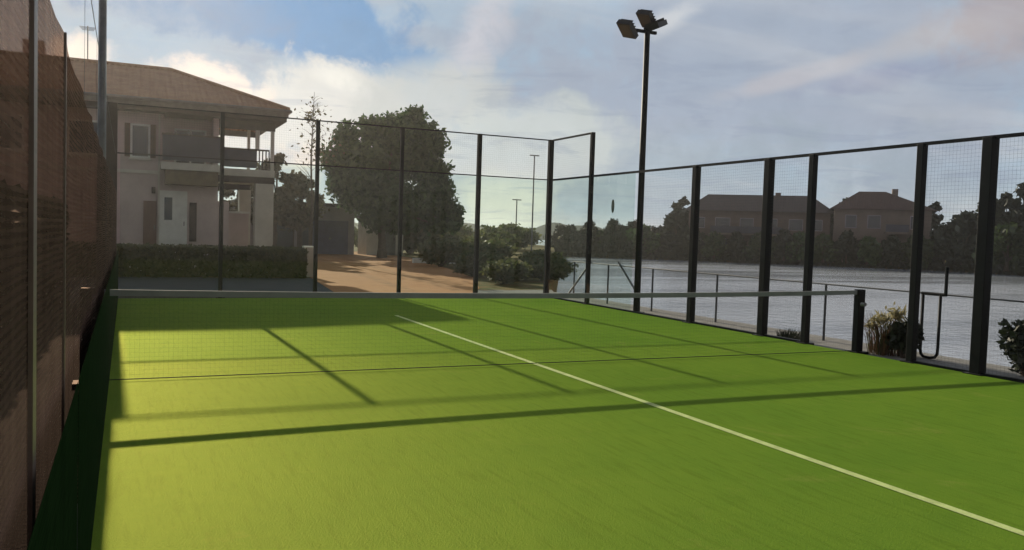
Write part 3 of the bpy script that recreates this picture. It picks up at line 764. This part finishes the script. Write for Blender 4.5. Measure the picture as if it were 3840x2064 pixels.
g_sh = 'shrubs along the lake bank'
sh = shrub_kind('bank_shrub', 'nearest low grey green shrub behind the right corner of the glass wall', 0.8, 1.7, M['leafs'], 2600, 0.085, 41, g_sh)
sh.location = (11.35, 25.6, -0.03)
for i, (x, y, w, h, lab) in enumerate([
    (12.7, 27.6, 1.2, 0.75, 'low shrub on the bank edge just behind the nearest corner shrub'),
    (11.9, 29.6, 0.9, 0.7, 'low shrub at the edge of the tan drive behind the glass wall'),
    (13.4, 32.5, 1.4, 1.1, 'round shrub beside the drive, halfway to the large tree'),
    (13.4, 37.5, 1.4, 1.6, 'taller shrub on the right edge of the drive'),
    (15.0, 37.5, 1.5, 1.4, 'broad shrub on the bank below the drooping edge of the large tree'),
    (15.9, 43.0, 1.6, 1.5, 'bushy shrub beside the trunk of the large tree'),
    (19.3, 46.5, 2.0, 1.6, 'wide shrub under the right side of the large tree'),
    (22.5, 53.0, 2.2, 1.8, 'wide shrub on the shore beyond the large tree'),
    (27.5, 64.0, 2.6, 2.3, 'big shrub farther along the near shore'),
    (33.5, 76.0, 3.0, 3.3, 'big shrub near the end of the near shore'),
    (13.8, 27.3, 1.0, 0.8, 'small shrub on the very edge of the bank near the corner post'),
    (15.2, 30.2, 1.2, 1.0, 'rounded shrub overhanging the water beyond the corner post'),
    (17.0, 34.0, 1.3, 1.2, 'bank shrub between the corner and the tall bank shrub'),
    (18.5, 58.0, 2.6, 2.9, 'large dense shrub behind the trunk of the large tree'),
    (22.0, 62.0, 2.6, 2.2, 'second large dense shrub behind the large tree, towards the lake'),
    (16.6, 60.5, 2.4, 2.6, 'large shrub beside the pale shed'),
    (30.0, 84.0, 3.0, 2.6, 'dense shrub set back from the near shore behind the big one'),
    (37.0, 98.0, 3.4, 3.4, 'tall shrub far back where the near shore bends'),
    (43.5, 101.0, 3.2, 3.0, 'far shrub at the bend of the shore, just left of the corner post'),
    (50.0, 108.0, 3.4, 3.2, 'farthest shrub at the head of the bay'),
    (25.0, 74.0, 2.8, 2.8, 'shrub in the open ground between the large tree and the shore'),
    (38.0, 82.0, 3.0, 3.2, 'last big shrub where the near shore meets the lake')]):
    dup(sh, (x, y, -0.03), i*1.3, (w, w, h), lab, g_sh)

# reeds and the small plants right beside the fence
rd = thing('reed_clump', 'clump of straw coloured ornamental grass with reddish stems by the net post', 'grass clump', (10.55, 9.88, -0.03))
r = np.random.default_rng(51)
def blades(n, h, spread, w, seed, lean=0.35):
    r = np.random.default_rng(seed); out = []
    for i in range(n):
        a = r.uniform(0, 6.28); q = spread*math.sqrt(r.random())*0.6; x, y = q*math.cos(a), q*math.sin(a)
        hh = h*r.uniform(0.55, 1.0); a2 = a+r.normal(0, .6); L = hh*lean*r.uniform(.3, 1.2); sx, sy = -math.sin(a2)*w, math.cos(a2)*w
        P = [np.array([x, y, 0]), np.array([x+math.cos(a2)*L*.3, y+math.sin(a2)*L*.3, hh*.6]), np.array([x+math.cos(a2)*L, y+math.sin(a2)*L, hh])]
        S = np.array([sx, sy, 0])
        out += [P[0]-S, P[0]+S, P[1]+S*.8, P[1]-S*.8, P[1]-S*.8, P[1]+S*.8, P[2]+S*.15, P[2]-S*.15]
    return np.array(out)
leaf_mesh('blades', blades(230, 0.66, 0.42, 0.006, 52, 0.55), M['reed'], rd)
leaf_mesh('plumes', leaves([(0.05, -0.14, 0.60, 0.18, 0.22, 0.16), (-0.02, 0.08, 0.52, 0.15, 0.16, 0.12), (0, 0.25, 0.40, 0.12, 0.12, 0.14)], 300, 0.030, 4.5, 0.05, 0, 53), M['straw'], rd)
ds = shrub_kind('dark_shrub', 'small dark green shrub between the reeds and the looped hand rail', 0.62, 0.52, M['leafd'], 900, 0.06, 61)
ds.location = (10.5, 9.50, -0.03)
tf = thing('grass_tuft', 'short dark grass tuft at the foot of the mesh fence', 'grass tuft', (10.42, 11.75, -0.03))
leaf_mesh('blades', blades(220, 0.17, 0.34, 0.006, 55, 0.6), M['leafd'], tf)
es = shrub_kind('dark_shrub', 'small dark shrub at the far right edge of the view behind the thickest fence post', 0.85, 0.62, M['leafd'], 1300, 0.06, 66)
es.location = (10.75, 7.85, -0.03)

# ------------------------------------------------------------------ the house
def house():
    h = thing('two_storey_house', 'two storey cream house with brown hip roof and open veranda left of the tree', 'house', (0, 33.2, 0))
    O = []
    def B(name, mat, *b, parent=None, bevel=0):
        mb = MB()
        for q in b: mb.box(*q)
        o = mb.build(name, M[mat], parent or h, bevel=bevel)
        if parent is None: O.append(o)
        return o
    # body in pieces that butt together, leaving the balcony recess open
    wall = B('wall', 'cream',
      (-9.0, 1.37, 33.2, 40.2, 0.0, 5.42),
      (1.37, 3.20, 34.1, 40.2, 0.0, 5.42),
      (1.37, 3.20, 33.2, 34.1, 0.0, 3.46),
      (3.02, 3.20, 33.2, 34.1, 3.72, 5.42))
    B('balcony_floor', 'pale', (1.25, 3.32, 32.55, 34.1, 3.463, 3.715))
    bal = B('balcony_front', 'rail', (1.30, 3.28, 32.58, 32.63, 3.78, 4.66))
    B('hand_rail', 'darkt', (1.27, 3.31, 32.555, 32.655, 4.662, 4.71), parent=bal)
    B('awning', 'olive', (1.40, 3.15, 32.62, 33.195, 2.95, 3.455))
    # balcony back window
    w = B('window', 'white', (1.75, 2.85, 34.06, 34.097, 3.75, 5.05)); B('pane', 'pane', (1.82, 2.27, 34.05, 34.058, 3.82, 4.98), (2.33, 2.78, 34.05, 34.058, 3.82, 4.98), parent=w)
    for x0, x1, z0, z1 in ((0.35, 0.85, 3.9, 4.95), (-1.6, -0.6, 3.9, 4.95), (-4.2, -3.0, 3.9, 4.95)):
        w = B('window', 'white', (x0-0.07, x1+0.07, 33.165, 33.197, z0-0.07, z1+0.07))
        B('pane', 'pane', (x0, x1, 33.150, 33.163, z0, z1), parent=w); B('sill', 'pale', (x0-0.12, x1+0.12, 33.08, 33.164, z0-0.14, z0-0.072), parent=w)
    for x0, x1 in ((0.10, 0.277), (0.923, 1.10)): B('shutter', 'shutter', (x0, x1, 33.155, 33.197, 3.86, 5.02))
    B('wall_lamp', 'darkt', (0.98, 1.10, 33.05, 33.197, 2.62, 2.84))
    B('string_course', 'pale', (-9.0, 1.18, 33.15, 33.197, 3.30, 3.42))
    d = B('door', 'white', (1.24, 2.16, 33.13, 33.196, 0.55, 2.74)); B('handle', 'galv', (2.04, 2.07, 33.09, 33.128, 1.5, 1.66), parent=d)
    B('pane', 'pane', (1.40, 1.66, 33.12, 33.128, 1.7, 2.5), parent=d)
    d = B('door', 'brownr', (0.72, 1.14, 33.14, 33.196, 0.5, 2.35)); d['label'] = 'narrow brown door'
    B('handle', 'galv', (1.07, 1.1, 33.10, 33.138, 1.35, 1.5), parent=d)
    w = B('window', 'darkt', (2.24, 2.48, 33.15, 33.197, 0.95, 2.35)); w['label'] = 'narrow dark window'
    B('downpipe', 'pale', (1.185, 1.235, 33.06, 33.13, 0.0, 5.4))
    B('plinth', 'darkt', (-9.0, 0.70, 33.17, 33.198, 0.0, 0.52))
    # veranda wing, open to the rear
    B('veranda_floor', 'pale', (3.203, 5.2, 33.2, 40.2, 3.40, 3.66))
    B('floor_beam', 'darkt', (3.203, 5.2, 33.215, 33.45, 3.16, 3.397)); B('floor_beam', 'darkt', (3.203, 5.2, 39.9, 40.15, 3.16, 3.397))
    B('roof_beam', 'darkt', (3.203, 5.2, 33.215, 33.40, 5.12, 5.42))
    vr = B('veranda_railing', 'rail', (3.25, 4.55, 33.22, 33.26, 3.72, 4.36)); B('hand_rail', 'darkt', (3.21, 5.0, 33.20, 33.28, 4.363, 4.42), parent=vr)
    B('balusters', 'darkt', *[(x, x+0.04, 33.22, 33.26, 3.664, 4.36) for x in (4.62, 4.74, 4.86, 4.97)])
    B('column', 'pale', (4.50, 4.64, 33.215, 33.36, 4.423, 5.117)); B('column', 'pale', (5.05, 5.17, 33.22, 33.34, 3.663, 5.117)); B('column', 'pale', (5.05, 5.17, 40.0, 40.12, 3.663, 5.85))
    B('pier', 'pale', (4.52, 5.18, 33.22, 33.75, 0.0, 3.157)); B('pier', 'pale', (4.7, 5.18, 39.6, 40.15, 0.0, 3.157))
    st = B('side_wall', 'cream', (3.203, 4.515, 35.0, 35.2, 0.0, 2.05), (3.203, 3.6, 33.3, 35.0, 0.0, 2.45)); B('coping', 'white', (3.61, 4.55, 34.95, 35.25, 2.052, 2.13), parent=st)
    # hip roof with overhang: tiles, fascia and soffit
    xl, xr, yf, yb, ze, zr = -10.0, 5.55, 32.5, 40.9, 5.86, 7.56; ym = 36.7; r0, r1 = -5.8, 1.72
    mb = MB(); v = [(xl, yf, ze), (xr, yf, ze), (xr, yb, ze), (xl, yb, ze), (r0, ym, zr), (r1, ym, zr)]
    mb.v = v; mb.f = [(0, 1, 5, 4), (1, 2, 5), (2, 3, 4, 5), (3, 0, 4)]
    roof = mb.build('roof', M['tile'], h); O.append(roof)
    mb = MB()
    for a, b in (((r1, ym, zr), (xr, yf, ze)), ((r1, ym, zr), (xr, yb, ze)), ((r0, ym, zr), (r1, ym, zr)), ((r0, ym, zr), (xl, yf, ze))): mb.tube(Vector(a)+Vector((0, 0, .02)), Vector(b)+Vector((0, 0, .02)), 0.09, n=8)
    mb.build('ridge_tiles', M['tile'], roof)
    ae = MB().tube((-1.2, 36.7, 7.5), (-1.2, 36.7, 8.9), 0.02, n=6)
    for k in range(5): ae.tube((-1.2-0.28+k*0.02, 36.4+k*0.15, 8.8), (-1.2+0.28-k*0.02, 36.4+k*0.15, 8.8), 0.008, n=4)
    ae.tube((-1.2, 36.3, 8.8), (-1.2, 37.1, 8.8), 0.012, n=4); ae.build('aerial', M['galv'], roof)
    ch = MB().box(-3.4, -2.7, 37.4, 38.1, 6.9, 8.3).build('chimney', M['cream'], roof)
    mb = MB(); i = 0.75
    mb.box(xl, xr, yf, yf+0.04, 5.60, 5.855).box(xl, xr, yb-0.04, yb, 5.60, 5.855).box(xr-0.04, xr, yf+0.042, yb-0.042, 5.60, 5.855).box(xl, xl+0.04, yf+0.042, yb-0.042, 5.60, 5.855)
    O.append(mb.build('fascia', M['fascia'], h))
    O.append(MB().box(xl+0.05, xr-0.05, yf+0.05, 36.0, 5.43, 5.595).box(xl+0.05, 3.2, 36.003, yb-0.05, 5.43, 5.595).build('soffit', M['darkt'], h))
    O.append(MB().tube((xl, yf-0.06, 5.80), (xr+0.06, yf-0.06, 5.80), 0.065, n=8).tube((xr+0.06, yf-0.06, 5.80), (xr+0.06, yb, 5.80), 0.065, n=8).build('gutter', M['fascia'], h))
    for o in O: o.location = (0, -33.2, 0)
house()

# low outbuilding with dark openings, cars under the tree
ga = thing('low_outbuilding', 'low lavender grey outbuilding with dark openings and a blue door left of the tree trunk', 'outbuilding', (9.6, 53.0, 0))
MB().box(-3.3, 3.6, 0.0, 5.0, -0.05, 2.9).build('wall', M['lav'], ga)
MB().box(-3.6, 3.9, -0.4, 5.3, 2.903, 3.12).build('roof', M['tile2'], ga)
for x0, x1 in ((-2.0, -0.2), (0.15, 0.75)):
    o = MB().box(x0, x1, -0.03, -0.003, 0.0, 2.25).build('opening', M['pane'], ga)
    MB().box(x0-0.08, x0-0.003, -0.06, -0.003, 0.0, 2.33).box(x1+0.003, x1+0.08, -0.06, -0.003, 0.0, 2.33).box(x0-0.003, x1+0.003, -0.06, -0.003, 2.253, 2.33).build('frame', M['darkt'], o)
bd = MB().box(1.0, 3.2, -0.05, -0.003, 0.0, 2.05).build('door', M['blue'], ga); bd['label'] = 'wide dark blue door'
MB().box(2.0, 2.12, -0.08, -0.053, 0.9, 1.0).build('handle', M['galv'], bd)
shd = thing('pale_shed', 'small pale grey shed seen under the crown just behind the tree trunk', 'shed', (14.9, 53.0, 0))
MB().box(-0.9, 1.5, 0, 2.2, -0.05, 2.3).build('wall', M['pale'], shd)
MB().box(-1.1, 1.7, -0.25, 2.4, 2.303, 2.45).build('roof', M['tile2'], shd)
o = MB().box(0.3, 1.0, -0.03, -0.003, 0.0, 1.95).build('door', M['galv'], shd); MB().box(0.86, 0.92, -0.06, -0.033, 0.95, 1.08).build('handle', M['steel'], o)
kb = MB().box(13.3, 16.6, 41.2, 41.4, -0.04, 0.22).build('white_kerb', M['white'], None, bevel=0.02)
tag(kb, 'short white painted kerb in front of the large tree', 'kerb')

# ------------------------------------------------------------------ far shore
def polar(az, rad, z=0.0): return (CX+rad*math.sin(R(az)), CY+rad*math.cos(R(az)), z)
def far_house(label, az, rad, turn, W, D, ze, zr, z0, wallm, roofm, rr, wins, bal=None):
    h = thing('shore_house', label, 'house', polar(az, rad, z0), R(-az+turn), group='houses on the far shore')
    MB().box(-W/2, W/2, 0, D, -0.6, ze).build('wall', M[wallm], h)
    e = 0.6; mb = MB(); mb.v = [(-W/2-e, -e, ze), (W/2+e, -e, ze), (W/2+e, D+e, ze), (-W/2-e, D+e, ze), (-W/2+rr[0], D/2, zr), (W/2-rr[1], D/2, zr)]
    mb.f = [(0, 1, 5, 4), (1, 2, 5), (2, 3, 4, 5), (3, 0, 4), (3, 2, 1, 0)]; rf = mb.build('roof', M[roofm], h)
    MB().box(W*0.12, W*0.12+0.7, D/2-0.3, D/2+0.4, zr-0.8, zr+0.35).build('chimney', M[wallm], rf)
    for x0, x1, a, b in wins:
        w = MB().box(x0-0.08, x1+0.08, -0.05, -0.003, a-0.08, b+0.08).build('window', M['lav'], h)
        MB().box(x0, x1, -0.07, -0.053, a, b).build('pane', M['pane'], w)
    if bal:
        MB().box(bal[0], bal[1], -1.3, -0.003, bal[2]-0.2, bal[2]).build('balcony_floor', M['farwall2'], h)
        MB().box(bal[0], bal[1], -1.3, -1.25, bal[2]+0.05, bal[2]+0.95).build('balcony_front', M['rail'], h)
    return h
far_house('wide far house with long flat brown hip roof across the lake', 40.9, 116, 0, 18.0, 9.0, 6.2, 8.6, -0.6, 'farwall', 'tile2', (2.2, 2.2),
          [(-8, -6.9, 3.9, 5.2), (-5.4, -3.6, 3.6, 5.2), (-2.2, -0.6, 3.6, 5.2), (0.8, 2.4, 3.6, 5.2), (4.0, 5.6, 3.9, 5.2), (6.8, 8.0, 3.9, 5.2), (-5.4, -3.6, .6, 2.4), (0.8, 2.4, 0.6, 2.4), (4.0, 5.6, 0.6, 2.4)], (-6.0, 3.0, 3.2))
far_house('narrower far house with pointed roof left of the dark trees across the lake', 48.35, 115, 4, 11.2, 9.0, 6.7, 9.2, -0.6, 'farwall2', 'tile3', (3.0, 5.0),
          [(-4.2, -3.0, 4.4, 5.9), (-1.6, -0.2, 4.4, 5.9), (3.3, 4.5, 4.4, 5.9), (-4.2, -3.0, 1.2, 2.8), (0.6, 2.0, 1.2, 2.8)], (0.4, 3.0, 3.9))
# trees across the water: three kinds, each copy its own tree
g_far = 'trees on the far shore'
kinds = [tree_kind('shore_tree', '-', 'tree', 6.0, 5.6, M['leafd'], 1500, 0.55, 71, 0.3, g_far, 0.3),
         tree_kind('shore_tree', '-', 'tree', 8.5, 5.2, M['leafd'], 1700, 0.55, 72, 0.3, g_far, 0.3),
         tree_kind('shore_tree', '-', 'tree', 5.0, 6.6, M['leaf'], 1500, 0.5, 73, 0.25, g_far, 0.3)]
spots = []
rz = random.Random(77)
for i, az in enumerate(np.arange(27.9, 36.0, 0.62)): spots.append((az+rz.uniform(-.15, .15), rz.uniform(114, 124), rz.choice((0, 2)), rz.uniform(0.55, 0.80)))
for az, rad, k, s in ((35.6, 116, 1, .74), (36.0, 121, 1, .95), (36.9, 113, 0, .6), (38.2, 113, 2, .62), (39.6, 113.5, 0, .55), (41.2, 113, 2, .66), (42.6, 113, 0, .62), (43.6, 113.2, 2, .68),
                      (45.3, 119, 1, 0.8), (45.0, 113, 2, .66), (46.4, 113, 0, .62), (47.6, 113, 2, .62), (49.0, 113, 0, .55), (50.3, 113, 2, .7), (46.2, 127, 1, 1.02), (51.2, 120, 1, 0.92), (51.9, 114, 0, .8),
                      (52.9, 113, 0, 1.0), (53.9, 116, 1, 0.98), (54.9, 112, 1, 1.02), (55.2, 108, 2, .95), (55.9, 111, 1, 1.12), (56.9, 110, 1, 1.14), (57.6, 106, 0, 1.2), (58.6, 108, 1, 1.15), (60, 106, 1, 1.1), (61.6, 104, 0, 1.2), (63.4, 103, 1, 1.1)):
    spots.append((az, rad, k, s))
used = set()
for az, rad, k, s in spots:
    x, y, _ = polar(az, rad)
    if az < 35.2: lab = 'low dark tree in the treeline across the lake left of the wide far house'
    elif az < 45.2: lab = 'dark tree on the far bank in front of or beside the wide far house'
    elif az < 52: lab = 'dark tree on the far bank around the narrower far house'
    else: lab = 'tall dark tree in the dense group across the lake at the right edge'
    if k not in used:
        used.add(k); o = kinds[k]; o.location = (x, y, -0.7); o.rotation_euler = (0, 0, rz.uniform(0, 6.28)); o.scale = (s, s, s); o['label'] = lab
    else: dup(kinds[k], (x, y, -0.7), rz.uniform(0, 6.28), s, lab, g_far)
# undergrowth along the far waterline, one mass
v = []
rr = np.random.default_rng(91); n = 9000
az = rr.uniform(27.4, 66, n); rad = np.where(az < 52, 113.2, 113.2-(az-52)*0.9)+rr.uniform(0, 3.5, n); zz = -1.15+rr.random(n)**1.3*(1.5+0.8*np.sin(az*3.1)+0.6*np.sin(az*7.7+1)+0.5*np.sin(az*17))
cpos = np.stack([CX+rad*np.sin(np.radians(az)), CY+rad*np.cos(np.radians(az)), zz], 1)
nr = rr.normal(size=(n, 3)); nr /= np.linalg.norm(nr, axis=1)[:, None]; tt = np.cross(nr, rr.normal(size=(n, 3))); tt /= np.linalg.norm(tt, axis=1)[:, None]; bb = np.cross(nr, tt); s = 0.42*(0.5+rr.random(n))[:, None]
ug = leaf_mesh('bank_undergrowth', np.stack([cpos-tt*s, cpos+bb*s*.7, cpos+tt*s, cpos-bb*s*.7], 1).reshape(-1, 3), M['leafd'], None); tag(ug, 'dark undergrowth along the far waterline', 'undergrowth', kind='stuff')
# two thin lamp posts far off beyond the bay
for az, rad, hh, lab in ((24.9, 90, 5.2, 'thin distant lamp post beyond the end wall, the shorter of two'), (26.0, 84, 9.4, 'thin distant lamp post beyond the end wall, the taller of two')):
    t = thing('distant_lamp_post', lab, 'lamp post', polar(az, rad, 0), 0, 'distant lamp posts')
    MB().path([(0, 0, -1.2), (0, 0, hh)], [0.09, 0.06], 8).build('pole', M['galv'], t); MB().box(-0.5, 0.5, -0.08, 0.08, hh, hh+0.1).build('lamp_head', M['galv'], t)
# haze volume added to veil the view towards the sun and lift dark tones
hz = MB().box(-690, 690, -330, 700, -3.0, 13.0).build('haze', None); tag(hz, 'thin added haze that veils the court and the lake towards the sun', 'haze', kind='stuff')
hm = bpy.data.materials.new('haze_air'); hm.use_nodes = True; t = NT(hm.node_tree); t.n.clear()
pv = t.node('ShaderNodeVolumePrincipled'); pv.inputs['Density'].default_value = 0.0004; pv.inputs['Anisotropy'].default_value = 0.76
pv.inputs['Color'].default_value = (0.95, 0.93, 0.90, 1)
t.l.new(pv.outputs[0], t.node('ShaderNodeOutputMaterial').inputs['Volume']); hz.data.materials.append(hm)
bpy.context.view_layer.update()
